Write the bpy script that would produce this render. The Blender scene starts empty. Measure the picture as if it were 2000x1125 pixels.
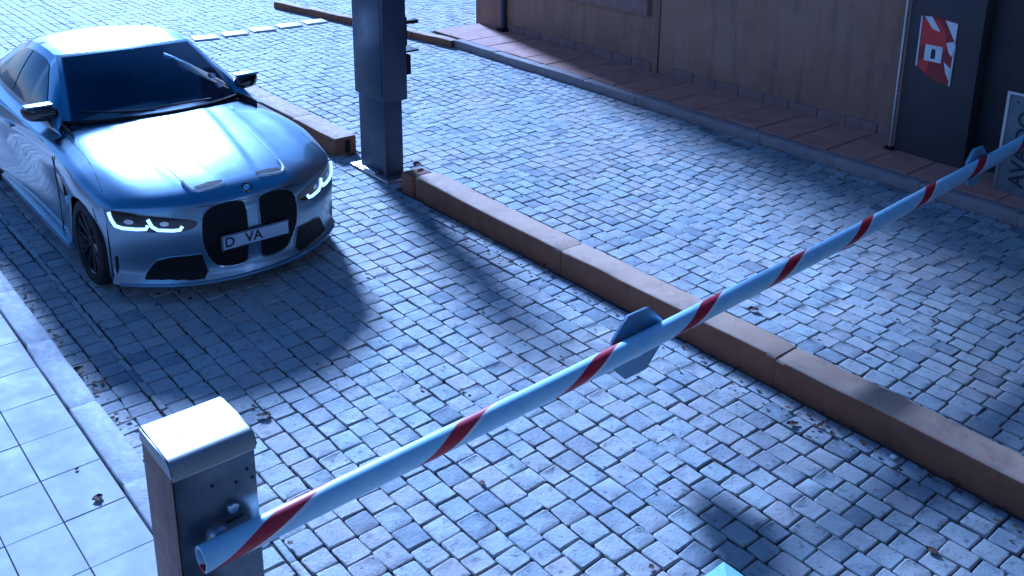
import bpy, bmesh, math, random
import numpy as np
from mathutils import Vector, Matrix
from mathutils.bvhtree import BVHTree
random.seed(7); rng = np.random.default_rng(7)
R = math.radians
scn = bpy.context.scene
col = scn.collection

# ------------------------------------------------------------------ camera
CAMH, YAW, PITCH, ROLL = 3.4931, -0.74972, 0.29882, 0.02974
F_PX, PX, PY = 1906.076, 1138.525, 230.638
cd = bpy.data.cameras.new('camera'); cam = bpy.data.objects.new('camera', cd); col.objects.link(cam)
fw = Vector((math.cos(YAW)*math.cos(PITCH), math.sin(YAW)*math.cos(PITCH), -math.sin(PITCH)))
r0 = Vector((math.sin(YAW), -math.cos(YAW), 0)); u0 = r0.cross(fw)
rt = r0*math.cos(ROLL) + u0*math.sin(ROLL); up = u0*math.cos(ROLL) - r0*math.sin(ROLL)
M4 = Matrix((( rt.x, up.x, -fw.x, 0), (rt.y, up.y, -fw.y, 0), (rt.z, up.z, -fw.z, CAMH), (0, 0, 0, 1)))
cam.matrix_world = M4
cd.sensor_width = 36; cd.lens = F_PX/2000*36
cd.shift_x = (1000-PX)/2000; cd.shift_y = (PY-562.5)/2000
cd.clip_end = 1500
scn.camera = cam
def project(P):
    d = np.asarray(P, float) - np.array([0, 0, CAMH])
    z = d @ np.array(fw)
    return PX + F_PX*(d @ np.array(rt))/z, PY - F_PX*(d @ np.array(up))/z, z

# ------------------------------------------------------------------ light
CLOUD_TOP, CLOUD = .60, 2.6
SUN_EL, SUN_DX, SUN_DY = R(25.5), 0.962, -0.272      # direction towards the sun (horizontal part)
w = bpy.data.worlds.new('World'); scn.world = w; w.use_nodes = True
nt = w.node_tree; nt.nodes.clear()
sky = nt.nodes.new('ShaderNodeTexSky'); sky.sky_type = 'NISHITA'; sky.sun_disc = False
sky.sun_elevation = SUN_EL; sky.sun_rotation = math.atan2(SUN_DX, SUN_DY)
sky.air_density = 1.3; sky.dust_density = 0.3; sky.ozone_density = 4.0
bg = nt.nodes.new('ShaderNodeBackground'); bg.inputs['Strength'].default_value = 0.05
ow = nt.nodes.new('ShaderNodeOutputWorld')
# broken bank of low cloud all round the horizon, clear blue above it
tcw = nt.nodes.new('ShaderNodeTexCoord'); sxyz = nt.nodes.new('ShaderNodeSeparateXYZ'); nt.links.new(tcw.outputs['Generated'], sxyz.inputs[0])
cn = nt.nodes.new('ShaderNodeTexNoise'); cn.inputs['Scale'].default_value = 3.2; cn.inputs['Detail'].default_value = 6; cn.inputs['Roughness'].default_value = .55
nt.links.new(tcw.outputs['Generated'], cn.inputs['Vector'])
cm = nt.nodes.new('ShaderNodeMath'); cm.operation = 'MULTIPLY_ADD'; nt.links.new(cn.outputs['Fac'], cm.inputs[0]); cm.inputs[1].default_value = -.55; nt.links.new(sxyz.outputs['Z'], cm.inputs[2])
cr_ = nt.nodes.new('ShaderNodeMapRange'); cr_.inputs[1].default_value = CLOUD_TOP - .275; cr_.inputs[2].default_value = CLOUD_TOP - .275 + .035; cr_.inputs[3].default_value = 1; cr_.inputs[4].default_value = 0
nt.links.new(cm.outputs[0], cr_.inputs[0])
cx = nt.nodes.new('ShaderNodeMix'); cx.data_type = 'RGBA'; cx.blend_type = 'MIX'; nt.links.new(cr_.outputs[0], cx.inputs[0]); nt.links.new(sky.outputs[0], cx.inputs[6])
cx2 = nt.nodes.new('ShaderNodeMix'); cx2.data_type = 'RGBA'; cx2.blend_type = 'ADD'; cx2.inputs[0].default_value = 1; nt.links.new(sky.outputs[0], cx2.inputs[6]); cx2.inputs[7].default_value = (CLOUD, CLOUD*1.02, CLOUD*1.05, 1)
nt.links.new(cx2.outputs[2], cx.inputs[7])
nt.links.new(cx.outputs[2], bg.inputs[0]); nt.links.new(bg.outputs[0], ow.inputs[0])
sl = bpy.data.lights.new('sun', 'SUN'); sl.energy = 5.0; sl.angle = R(9); sl.color = (1.0, 0.96, 0.91)
so = bpy.data.objects.new('sun', sl); col.objects.link(so)
sdir = Vector((SUN_DX*math.cos(SUN_EL), SUN_DY*math.cos(SUN_EL), math.sin(SUN_EL)))
so.rotation_euler = sdir.to_track_quat('Z', 'Y').to_euler(); so.location = (20, -6, 12)
vs = scn.view_settings
vs.view_transform = 'Standard'; vs.look = 'None'; vs.exposure = 0.58; vs.gamma = 1; vs.use_curve_mapping = False
vs.use_white_balance = True; vs.white_balance_temperature = 3800; vs.white_balance_tint = 14

# ------------------------------------------------------------------ materials
def new_mat(name):
    m = bpy.data.materials.new(name); m.use_nodes = True
    n = m.node_tree; b = n.nodes['Principled BSDF']
    return m, n, b
def N(n, t, **kw):
    x = n.nodes.new(t)
    for k, v in kw.items():
        if k in x.inputs: x.inputs[k].default_value = v
        else: setattr(x, k, v)
    return x
def mixc(n, fac, a, b, blend='MIX'):
    x = n.nodes.new('ShaderNodeMix'); x.data_type = 'RGBA'; x.blend_type = blend
    for sock, v in ((x.inputs[0], fac), (x.inputs[6], a), (x.inputs[7], b)):
        if isinstance(v, (int, float)): sock.default_value = v
        elif isinstance(v, tuple): sock.default_value = v if len(v) == 4 else (*v, 1)
        else: n.links.new(v, sock)
    return x.outputs[2]
def ramp(n, src, lo, hi, a=0.0, b=1.0):
    x = n.nodes.new('ShaderNodeMapRange'); x.inputs[1].default_value = lo; x.inputs[2].default_value = hi
    x.inputs[3].default_value = a; x.inputs[4].default_value = b
    n.links.new(src, x.inputs[0]); return x.outputs[0]
def noise(n, scale, detail=4, rough=.55, coord='Object'):
    tc = n.nodes.new('ShaderNodeTexCoord'); x = N(n, 'ShaderNodeTexNoise', Scale=scale, Detail=detail, Roughness=rough)
    if coord == 'World':
        g = n.nodes.new('ShaderNodeNewGeometry'); n.links.new(g.outputs['Position'], x.inputs['Vector'])
    else: n.links.new(tc.outputs[coord], x.inputs['Vector'])
    return x.outputs['Fac']
def bump(n, b, h, strength=.3, dist=.01):
    x = N(n, 'ShaderNodeBump', Strength=strength, Distance=dist); n.links.new(h, x.inputs['Height'])
    n.links.new(x.outputs[0], b.inputs['Normal'])
def rough_mat(name, c1, c2, scale=6, rough=.7, bs=.25, bd=.006, bscale=None, metal=0, spec=.4, coord='World', stains=None):
    m, n, b = new_mat(name)
    f = noise(n, scale, 6, .6, coord)
    c = mixc(n, ramp(n, f, .3, .7), c1, c2)
    if stains:
        f2 = noise(n, stains[1], 5, .65, coord); c = mixc(n, ramp(n, f2, .56, .72, 0, stains[2]), c, stains[0])
    n.links.new(c, b.inputs['Base Color'])
    n.links.new(ramp(n, noise(n, scale*3, 4, .6, coord), .3, .7, rough-.1, rough+.1), b.inputs['Roughness'])
    b.inputs['Metallic'].default_value = metal; b.inputs['Specular IOR Level'].default_value = spec
    if bs: bump(n, b, noise(n, bscale or scale*8, 5, .65, coord), bs, bd)
    return m
def plain(name, c, rough=.4, metal=0, spec=.5, emit=None, coat=0):
    m, n, b = new_mat(name)
    f = noise(n, 14, 5, .6)
    n.links.new(mixc(n, ramp(n, f, .3, .75), tuple(v*.88 for v in c), tuple(min(1, v*1.1) for v in c)), b.inputs['Base Color'])
    n.links.new(ramp(n, noise(n, 40, 3), .3, .7, max(.02, rough-.05), rough+.06), b.inputs['Roughness'])
    b.inputs['Metallic'].default_value = metal; b.inputs['Specular IOR Level'].default_value = spec
    b.inputs['Coat Weight'].default_value = coat; b.inputs['Coat Roughness'].default_value = .05
    if emit: b.inputs['Emission Color'].default_value = (*emit[0], 1); b.inputs['Emission Strength'].default_value = emit[1]
    return m

def stone_mat():
    m, n, b = new_mat('granite_setts')
    at = N(n, 'ShaderNodeAttribute', attribute_name='tone'); oi = n.nodes.new('ShaderNodeObjectInfo')
    sp = n.nodes.new('ShaderNodeSeparateColor'); n.links.new(oi.outputs['Color'], sp.inputs[0])
    ad = N(n, 'ShaderNodeMath', operation='ADD'); n.links.new(at.outputs['Fac'], ad.inputs[0]); n.links.new(sp.outputs[0], ad.inputs[1])
    cr = n.nodes.new('ShaderNodeValToRGB'); e = cr.color_ramp.elements
    e[0].position = 0; e[0].color = (.20, .22, .25, 1); e[1].position = 1; e[1].color = (.50, .52, .52, 1)
    for p, c in ((.15, (.30, .32, .345, 1)), (.3, (.36, .385, .40, 1)), (.42, (.42, .40, .39, 1)), (.52, (.38, .42, .42, 1)), (.62, (.47, .43, .405, 1)), (.72, (.42, .455, .45, 1)), (.86, (.48, .465, .44, 1))):
        x = e.new(p); x.color = c
    n.links.new(ad.outputs[0], cr.inputs[0])
    grain = noise(n, 55, 6, .7, 'World'); c = mixc(n, ramp(n, grain, .35, .7, 0, .4), cr.outputs[0], (.24, .245, .25), 'MIX')
    sm = noise(n, 19, 4, .6, 'World'); c = mixc(n, ramp(n, sm, .57, .70, 0, .75), c, (.10, .105, .12))
    pale = noise(n, 11, 4, .7, 'World'); c = mixc(n, ramp(n, pale, .55, .75, 0, .45), c, (.58, .57, .55))
    big = noise(n, .9, 4, .6, 'World'); c = mixc(n, ramp(n, big, .48, .7, 0, .4), c, (.42, .34, .28))
    n.links.new(c, b.inputs['Base Color'])
    n.links.new(ramp(n, grain, .3, .7, .6, .85), b.inputs['Roughness']); b.inputs['Specular IOR Level'].default_value = .3
    h = N(n, 'ShaderNodeMath', operation='ADD'); n.links.new(grain, h.inputs[0]); n.links.new(noise(n, 18, 3, .6, 'World'), h.inputs[1])
    bump(n, b, h.outputs[0], .55, .009)
    return m
MAT = {}
MAT['stone'] = stone_mat()
MAT['bed'] = rough_mat('sandy_bed', (.035, .034, .034), (.07, .066, .06), 9, .95, .4, .01)
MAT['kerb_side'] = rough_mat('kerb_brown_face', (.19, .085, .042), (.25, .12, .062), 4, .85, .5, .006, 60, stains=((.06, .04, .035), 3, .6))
MAT['kerb'] = rough_mat('kerb_pale_top', (.46, .30, .19), (.53, .38, .26), 5, .8, .5, .006, 60, stains=((.16, .11, .09), 3.5, .6))
MAT['kerb_grey'] = rough_mat('kerb_granite', (.34, .33, .34), (.46, .45, .45), 7, .75, .5, .006, 70, stains=((.18, .17, .17), 4, .7))
MAT['kerb_mauve'] = rough_mat('kerb_mauve', (.24, .195, .185), (.33, .28, .265), 6, .8, .5, .006, 70, stains=((.14, .11, .10), 3, .6))
MAT['tile'] = rough_mat('cream_tile', (.36, .36, .36), (.41, .41, .41), 2.2, .75, .12, .003, 30, stains=((.31, .31, .30), 1.6, .4))
MAT['grout'] = rough_mat('grout', (.13, .125, .12), (.2, .19, .18), 12, .95, .3, .004)
MAT['slab'] = rough_mat('terracotta_slab', (.40, .19, .13), (.48, .27, .19), 4, .75, .35, .004, 50, stains=((.19, .12, .10), 2.5, .6))
MAT['wall'] = rough_mat('render_brown', (.29, .175, .11), (.35, .225, .15), 1.5, .9, .55, .006, 45, stains=((.155, .11, .09), 2.2, .55))
def streaky(m):
    n = m.node_tree; b = n.nodes['Principled BSDF']; src = b.inputs['Base Color'].links[0].from_socket
    g = n.nodes.new('ShaderNodeNewGeometry'); mp = n.nodes.new('ShaderNodeMapping'); mp.inputs['Scale'].default_value = (7, 7, .6)
    n.links.new(g.outputs['Position'], mp.inputs[0]); x = N(n, 'ShaderNodeTexNoise', Scale=1.0, Detail=7.0, Roughness=.65); n.links.new(mp.outputs[0], x.inputs['Vector'])
    c = mixc(n, ramp(n, x.outputs[0], .5, .72, 0, .55), src, (.12, .085, .07)); y = noise(n, 28, 5, .7, 'World')
    c = mixc(n, ramp(n, y, .55, .75, 0, .35), c, (.34, .26, .21))
    for l in list(b.inputs['Base Color'].links): n.links.remove(l)
    n.links.new(c, b.inputs['Base Color'])
streaky(MAT['wall'])
MAT['plinth'] = rough_mat('plinth_tile', (.22, .135, .11), (.29, .19, .16), 5, .8, .3, .004)
MAT['ledge'] = rough_mat('ledge_stone', (.33, .28, .27), (.42, .37, .36), 9, .8, .6, .01, 30)
MAT['pillar'] = rough_mat('pillar_paint', (.042, .038, .042), (.06, .052, .055), 2, .55, .2, .003, 30)
MAT['pillar_dark'] = rough_mat('recess_paint', (.020, .019, .022), (.032, .03, .033), 2, .5, .15, .003, 30)
MAT['metal_grey'] = rough_mat('post_paint', (.040, .046, .075), (.06, .067, .10), 3, .42, .15, .002, 50, metal=.2, stains=((.06, .07, .085), 4, .5))
MAT['steel'] = rough_mat('brushed_steel', (.42, .42, .43), (.55, .55, .56), 5, .33, .08, .002, 80, metal=.85)
MAT['box_cap'] = rough_mat('box_cap', (.27, .265, .26), (.34, .335, .33), 3, .5, .03, .001, 120, metal=.3, stains=((.28, .27, .26), 4, .5))
MAT['box_face'] = rough_mat('box_face', (.09, .10, .125), (.14, .15, .175), 3, .27, .08, .002, 40, metal=.7, stains=((.30, .30, .30), 2.6, .45))
MAT['box_side'] = rough_mat('box_side', (.17, .095, .07), (.23, .14, .105), 5, .6, .2, .003, 60, metal=.1)
MAT['sky_blocker'] = rough_mat('charcoal_render', (.055, .052, .05), (.075, .07, .066), 2, .9, .4, .006)
MAT['black'] = plain('black_plastic', (.008, .008, .010), .6, spec=.2)
MAT['black_gloss'] = plain('gloss_black', (.01, .01, .012), .12, coat=.6)
MAT['rubber'] = rough_mat('rubber', (.012, .012, .013), (.02, .02, .02), 30, .8, .2, .002)
MAT['rim'] = plain('dark_alloy', (.035, .035, .04), .35, .8)
MAT['chrome'] = plain('chrome', (.62, .62, .64), .2, 1)
MAT['white'] = plain('white_paint', (.74, .75, .76), .45)
MAT['pale_blue'] = plain('pale_blue_paint', (.30, .46, .58), .65, spec=.2)
MAT['sign_back'] = rough_mat('sign_back', (.18, .26, .38), (.22, .32, .45), 5, .4, .05, .002, 40, metal=.3)
MAT['leaf'] = rough_mat('dead_leaf', (.05, .03, .018), (.12, .07, .035), 30, .8, .3, .003)
MAT['plate'] = plain('plate_blue', (.20, .55, .90), .4)
MAT['plate_white'] = plain('plate_white', (.45, .50, .60), .4)
MAT['ink'] = plain('ink', (.015, .02, .04), .5)
MAT['lens'] = plain('lit_lens', (.8, .85, .9), .2, emit=((.75, .88, 1.0), 1.1))
MAT['red'] = plain('poster_red', (.50, .03, .03), .5)
MAT['red_dark'] = plain('poster_dark_red', (.22, .018, .02), .5)
MAT['paper'] = plain('paper', (.72, .72, .72), .6)
MAT['brick_far'] = rough_mat('far_render', (.45, .40, .36), (.52, .47, .43), 2, .9, .3, .01)

def car_paint():
    m, n, b = new_mat('blue_paint')
    fl = noise(n, 900, 2, .5); dirt = noise(n, 3.5, 5, .6)
    c = mixc(n, ramp(n, fl, .35, .65), (.20, .27, .36), (.24, .315, .415))
    c = mixc(n, ramp(n, dirt, .5, .75, 0, .12), c, (.20, .22, .25))
    n.links.new(c, b.inputs['Base Color']); b.inputs['Metallic'].default_value = .85
    n.links.new(ramp(n, dirt, .3, .7, .30, .36), b.inputs['Roughness'])
    b.inputs['Coat Weight'].default_value = 1; b.inputs['Coat Roughness'].default_value = .07; b.inputs['Coat IOR'].default_value = 1.6
    return m
MAT['paint'] = car_paint()
def glass():
    m, n, b = new_mat('tinted_glass')
    n.links.new(mixc(n, ramp(n, noise(n, 3, 3), .4, .7), (.014, .028, .07), (.02, .04, .09)), b.inputs['Base Color'])
    b.inputs['Roughness'].default_value = .06; b.inputs['Specular IOR Level'].default_value = .45
    return m
MAT['glass'] = glass()
MAT['glass_clear'] = glass(); MAT['glass_clear'].name = 'windscreen_glass'; MAT['glass_clear'].node_tree.nodes['Principled BSDF'].inputs['Alpha'].default_value = .62
MAT['trim_dark'] = plain('cabin_trim', (.03, .03, .035), .6); MAT['seat_cloth'] = plain('seat_leather', (.10, .10, .11), .5)
def arm_mat():
    m, n, b = new_mat('arm_tape')
    tc = n.nodes.new('ShaderNodeTexCoord'); ra = N(n, 'ShaderNodeAttribute', attribute_name='rest'); sx = n.nodes.new('ShaderNodeSeparateXYZ'); n.links.new(ra.outputs['Vector'], sx.inputs[0])
    ang = N(n, 'ShaderNodeMath', operation='ARCTAN2'); n.links.new(sx.outputs['Z'], ang.inputs[0]); n.links.new(sx.outputs['X'], ang.inputs[1])
    # arm runs along object Y (0 at the box); helical tape, one red turn each 0.98 m
    k1 = N(n, 'ShaderNodeMath', operation='MULTIPLY'); k1.inputs[1].default_value = .915/(2*math.pi); n.links.new(ang.outputs[0], k1.inputs[0])
    ny = N(n, 'ShaderNodeMath', operation='MULTIPLY'); ny.inputs[1].default_value = -1; n.links.new(sx.outputs['Y'], ny.inputs[0])
    wob = N(n, 'ShaderNodeTexNoise', Scale=1.3, Detail=1.0); n.links.new(tc.outputs['Object'], wob.inputs['Vector'])
    s = N(n, 'ShaderNodeMath', operation='ADD'); n.links.new(ny.outputs[0], s.inputs[0]); n.links.new(k1.outputs[0], s.inputs[1])
    s2 = N(n, 'ShaderNodeMath', operation='ADD'); n.links.new(s.outputs[0], s2.inputs[0]); n.links.new(ramp(n, wob.outputs[0], 0, 1, -.12, .12), s2.inputs[1])
    off = N(n, 'ShaderNodeMath', operation='ADD'); n.links.new(s2.outputs[0], off.inputs[0]); off.inputs[1].default_value = ARM_PHASE
    d = N(n, 'ShaderNodeMath', operation='DIVIDE'); n.links.new(off.outputs[0], d.inputs[0]); d.inputs[1].default_value = .915
    fr = N(n, 'ShaderNodeMath', operation='FRACT'); n.links.new(d.outputs[0], fr.inputs[0])
    red = N(n, 'ShaderNodeMath', operation='LESS_THAN'); n.links.new(fr.outputs[0], red.inputs[0]); red.inputs[1].default_value = .20
    edge = N(n, 'ShaderNodeMath', operation='LESS_THAN'); n.links.new(fr.outputs[0], edge.inputs[0]); edge.inputs[1].default_value = .245
    dirt = noise(n, 9, 5, .6)
    white = mixc(n, ramp(n, dirt, .3, .75), (.46, .66, .82), (.60, .76, .88))
    redc = mixc(n, ramp(n, dirt, .3, .75), (.30, .012, .028), (.40, .022, .04))
    sc = noise(n, 30, 6, .75); white = mixc(n, ramp(n, sc, .58, .72, 0, .5), white, (.25, .30, .36))
    c = mixc(n, edge.outputs[0], white, (.80, .78, .80)); c = mixc(n, red.outputs[0], c, redc)
    n.links.new(c, b.inputs['Base Color']); b.inputs['Roughness'].default_value = .42
    return m
ARM_PHASE = 0.0

# ------------------------------------------------------------------ helpers
def link(name, me, mat=None, parent=None, loc=(0, 0, 0), rot=None, smooth=None):
    if mat is not None:
        for x in (mat if isinstance(mat, list) else [mat]):
            me.materials.append(x)
    o = bpy.data.objects.new(name, me); col.objects.link(o)
    o.location = loc
    if rot: o.rotation_euler = rot
    if parent: o.parent = parent
    if smooth is not None:
        me.shade_smooth()
        if smooth < 180: me.set_sharp_from_angle(angle=R(smooth))
    return o
def tag(o, label=None, cat=None, group=None, kind=None):
    if label: o['label'] = label
    if cat: o['category'] = cat
    if group: o['group'] = group
    if kind: o['kind'] = kind
    return o
def empty(name, loc, rz=0, **kw):
    o = bpy.data.objects.new(name, None); col.objects.link(o); o.location = loc; o.rotation_euler = (0, 0, rz)
    o.empty_display_size = .2
    return tag(o, **kw)
def mesh_from(name, V, F):
    me = bpy.data.meshes.new(name); me.from_pydata([tuple(map(float, v)) for v in V], [], [tuple(int(i) for i in f) for f in F]); me.update(); return me
def bm_mesh(name, bm):
    me = bpy.data.meshes.new(name); bmesh.ops.recalc_face_normals(bm, faces=bm.faces); bm.to_mesh(me); bm.free(); return me
def add_box(bm, x0, x1, y0, y1, z0, z1, bev=0, seg=2):
    v = [bm.verts.new((x, y, z)) for x in (x0, x1) for y in (y0, y1) for z in (z0, z1)]
    fs = [(0, 1, 3, 2), (4, 6, 7, 5), (0, 4, 5, 1), (2, 3, 7, 6), (0, 2, 6, 4), (1, 5, 7, 3)]
    faces = [bm.faces.new([v[i] for i in f]) for f in fs]
    if bev:
        ed = list({e for f in faces for e in f.edges})
        bmesh.ops.bevel(bm, geom=ed, offset=bev, segments=seg, profile=.6, affect='EDGES')
def box(name, x0, x1, y0, y1, z0, z1, mat, parent=None, bev=.005, seg=2, origin=None):
    bm = bmesh.new(); o = origin or (0, 0, 0)
    add_box(bm, x0-o[0], x1-o[0], y0-o[1], y1-o[1], z0-o[2], z1-o[2], bev, seg)
    return link(name, bm_mesh(name, bm), mat, parent, o if not parent else (o[0], o[1], o[2]), smooth=35)
def add_tube(bm, pts, r, n=8, cap=True, rz=None):
    pts = [Vector(p) for p in pts]; rings = []
    for i, p in enumerate(pts):
        t = (pts[min(i+1, len(pts)-1)] - pts[max(i-1, 0)]).normalized()
        a = t.cross(Vector((0, 0, 1)) if abs(t.z) < .95 else Vector((1, 0, 0))).normalized(); b = a.cross(t)
        rr = r[i] if isinstance(r, (list, tuple)) else r
        rings.append([bm.verts.new(p + (a*math.cos(q) + b*math.sin(q)*(rz or 1))*rr) for q in [2*math.pi*k/n for k in range(n)]])
    for A, B in zip(rings, rings[1:]):
        for k in range(n): bm.faces.new((A[k], A[(k+1) % n], B[(k+1) % n], B[k]))
    if cap: bm.faces.new(rings[0][::-1]); bm.faces.new(rings[-1])
def tube(name, pts, r, mat, parent=None, n=8, **kw):
    bm = bmesh.new(); add_tube(bm, pts, r, n, **kw); return link(name, bm_mesh(name, bm), mat, parent, smooth=40)
def lathe(name, prof, axis_mat, mat, parent=None, n=32, closed=False):
    """prof: list of (radius, height) ; revolved round local z, then axis_mat applied"""
    V = []; F = []
    for k in range(n):
        a = 2*math.pi*k/n
        for r, h in prof: V.append(axis_mat @ Vector((r*math.cos(a), r*math.sin(a), h)))
    m = len(prof)
    for k in range(n):
        for i in range(m-1):
            F.append((k*m+i, ((k+1) % n)*m+i, ((k+1) % n)*m+i+1, k*m+i+1))
    me = mesh_from(name, V, F)
    return link(name, me, mat, parent, smooth=40)
def poly_prism(name, pts, thick, frame, mat, parent=None, bev=.003):
    """flat outline pts (a,b) extruded by thick; frame = 4x4 taking (a,b,h) to local"""
    bm = bmesh.new(); v = [bm.verts.new((a, b, 0)) for a, b in pts]; f = bm.faces.new(v)
    ex = bmesh.ops.extrude_face_region(bm, geom=[f]); bmesh.ops.translate(bm, vec=(0, 0, thick), verts=[x for x in ex['geom'] if isinstance(x, bmesh.types.BMVert)])
    if bev: bmesh.ops.bevel(bm, geom=list(bm.edges), offset=bev, segments=1, affect='EDGES')
    bmesh.ops.transform(bm, matrix=frame, verts=bm.verts)
    return link(name, bm_mesh(name, bm), mat, parent, smooth=30)
def text_mesh(body, size, mat, name, parent, frame, spacing=1.0):
    cu = bpy.data.curves.new(name+'_curve', 'FONT'); cu.body = body; cu.size = size; cu.align_x = 'CENTER'; cu.align_y = 'CENTER'
    cu.extrude = .0012; cu.space_character = spacing; cu.offset = size*.02
    t = bpy.data.objects.new(name, cu); col.objects.link(t)
    dg = bpy.context.evaluated_depsgraph_get(); me = bpy.data.meshes.new_from_object(t.evaluated_get(dg))
    bpy.data.objects.remove(t); me.transform(frame)
    return link(name, me, mat, parent)
def frame(o, a, b):
    o, a, b = Vector(o), Vector(a).normalized(), Vector(b).normalized(); c = a.cross(b)
    return Matrix(((a.x, b.x, c.x, o.x), (a.y, b.y, c.y, o.y), (a.z, b.z, c.z, o.z), (0, 0, 0, 1)))

# ------------------------------------------------------------------ ground and cobbled driveway
bm = bmesh.new()
v = [bm.verts.new(p) for p in ((-300, -300, -.06), (300, -300, -.06), (300, 300, -.06), (-300, 300, -.06))]; bm.faces.new(v)
ground = tag(link('ground', bm_mesh('ground', bm), MAT['bed']), kind='structure')
def sheet(name, x0, x1, y0, y1, z, mat, parent=None):
    return link(name, mesh_from(name, [(x0, y0, z), (x1, y0, z), (x1, y1, z), (x0, y1, z)], [(0, 1, 2, 3)]), mat, parent)
drive = tag(sheet('driveway', -2, 30, -20, 9, -.014, MAT['bed']), kind='structure')

def stone_template(seed):
    r = np.random.default_rng(seed); V = []; F = []
    def ring(h, ins, z):
        c = h; out = []
        for sx, sy in ((1, 1), (-1, 1), (-1, -1), (1, -1)):
            e = .5 - ins; ch = c
            p = [(sx*e, sy*(e-ch)), (sx*(e-ch), sy*e)]
            if sx*sy < 0: p = p[::-1]
            out += p
        return [(x, y, z) for x, y in out]
    jit = r.normal(0, .016, (8, 2)); ch = r.uniform(.03, .08)
    for ins, z in ((.0, -.03), (.0, -.0035), (.02, -.0002), (.06, .0)):
        for k, (x, y, zz) in enumerate(ring(ch, ins, z)):
            V.append((x + jit[k, 0], y + jit[k, 1], zz + (r.normal(0, .0016) if z > -.01 else 0)))
    V.append((r.normal(0, .08), r.normal(0, .08), r.normal(.001, .0015)))
    for a in range(3):
        for k in range(8): F.append((a*8+k, a*8+(k+1) % 8, (a+1)*8+(k+1) % 8, (a+1)*8+k))
    for k in range(8): F.append((24+k, 24+(k+1) % 8, 32))
    return np.array(V), F
TPL = [stone_template(100+i) for i in range(24)]
stones = []    # cx, cy, lx, ly, rot, dz, tiltx, tilty, tone
def rows(y0, y1, x0, x1, lw, ll, gap=.0085, jit=1., pale=0., wob=.006):
    nr = max(1, round((y1-y0)/lw)); wv = rng.uniform(.93, 1.07, nr); wv *= (y1-y0)/wv.sum(); y = y0
    ph = rng.uniform(0, 6, 3)
    for i in range(nr):
        yc = y + wv[i]/2; x = x0 + rng.uniform(-.6, .4)*ll + (.5*ll if i % 2 else 0)
        while x < x1:
            L = ll*rng.uniform(.84, 1.2); xc = x + L/2
            if x0-.05 < xc < x1:
                tone = np.clip(rng.beta(2.2, 2.0) + pale, 0, 1)
                if rng.random() < .035: tone = .03
                dy = wob*math.sin(xc*1.7+ph[0]) + wob*.6*math.sin(xc*4.1+ph[1]+i)
                stones.append((xc, yc+dy, L-gap*rng.uniform(.7, 1.6), wv[i]-gap*rng.uniform(.7, 1.5), rng.normal(0, .022)*jit,
                               rng.normal(0, .0015), rng.normal(0, .009), rng.normal(0, .009), tone))
            x += L
        y += wv[i]
XI0, XI1 = -1.0, 21.0
rows(-1.50, -1.363, .6, XI1, .137, .135, pale=.12)
rows(-1.64, -1.50, .6, XI1, .14, .14)
rows(-1.685, -1.64, .6, XI1, .045, .20, gap=.008, pale=.2)
rows(-4.425, -1.685, .6, XI1, .142, .152)
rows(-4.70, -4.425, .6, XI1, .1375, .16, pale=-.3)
rows(-8.38, -4.985, .4, XI1, .142, .168)
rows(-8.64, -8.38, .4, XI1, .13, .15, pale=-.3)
rows(-4.985, -4.70, 7.62, 8.86, .142, .15)
rows(-4.985, -4.70, 13.6, XI1, .142, .15)
rows(-18.0, -8.64, 13.42, XI1+2, .15, .17)
rows(-1.363, 4.0, 12.2, XI1, .15, .16)
S = np.array(stones)
# the far rows from x = 21 on use larger, simpler spacing
px, py_, pz = project(np.c_[S[:, :2], np.zeros(len(S))])
infr = (px > -5) & (px < 2005) & (py_ > -5) & (py_ < 1130) & (pz > 0)
hid = (S[:, 0] > 6.7) & (S[:, 0] < 11.4) & (S[:, 1] > -3.7) & (S[:, 1] < -1.8)
hid |= (px > 300) & (px < 515) & (py_ > 900)
score = np.where(infr & ~hid, S[:, 2]*S[:, 3]*(CAMH)/np.maximum(pz, .1)**3, 0)
order = np.argsort(-score); near = set(order[:296].tolist())
tpl_me = []
for i, (V, F) in enumerate(TPL):
    me = mesh_from('cobblestone', V, F); me.materials.append(MAT['stone']); me.shade_smooth(); me.set_sharp_from_angle(angle=R(50)); tpl_me.append(me)
AV = []; AF = []; AT = []; base = 0
for i, (cx, cy, lx, ly, ro, dz, tx, ty, tone) in enumerate(S):
    if i in near:
        o = bpy.data.objects.new('cobblestone', tpl_me[i % 24]); col.objects.link(o); o.parent = drive
        o.location = (cx, cy, dz); o.rotation_euler = (ty, tx, ro); o.scale = (lx, ly, 1); o.color = (tone, tone, tone, 1)
        continue
    if not (-150 < px[i] < 2150 and -80 < py_[i] < 1400 and pz[i] > 0) and cx > 9: continue
    V, F = TPL[i % 24]
    if cx > 12.5: idx = slice(8, 33); 
    X = V[:, 0]*lx; Y = V[:, 1]*ly; c, s_ = math.cos(ro), math.sin(ro)
    Z = V[:, 2] + dz - tx*X + ty*Y
    AV.append(np.c_[cx + c*X - s_*Y, cy + s_*X + c*Y, Z]); AT.append(np.full(len(V), tone))
    AF.extend(tuple(base+k for k in f) for f in (F if cx < 12.5 else F[8:])); base += len(V)
AV = np.concatenate(AV); me = mesh_from('cobble_paving', AV, AF)
a = me.attributes.new('tone', 'FLOAT', 'POINT'); a.data.foreach_set('value', np.concatenate(AT).astype(np.float32))
me.shade_smooth(); me.set_sharp_from_angle(angle=R(50))
cp = link('cobble_paving', me, MAT['stone'], drive); cp.color = (0, 0, 0, 1); tag(cp, kind='stuff')

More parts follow.
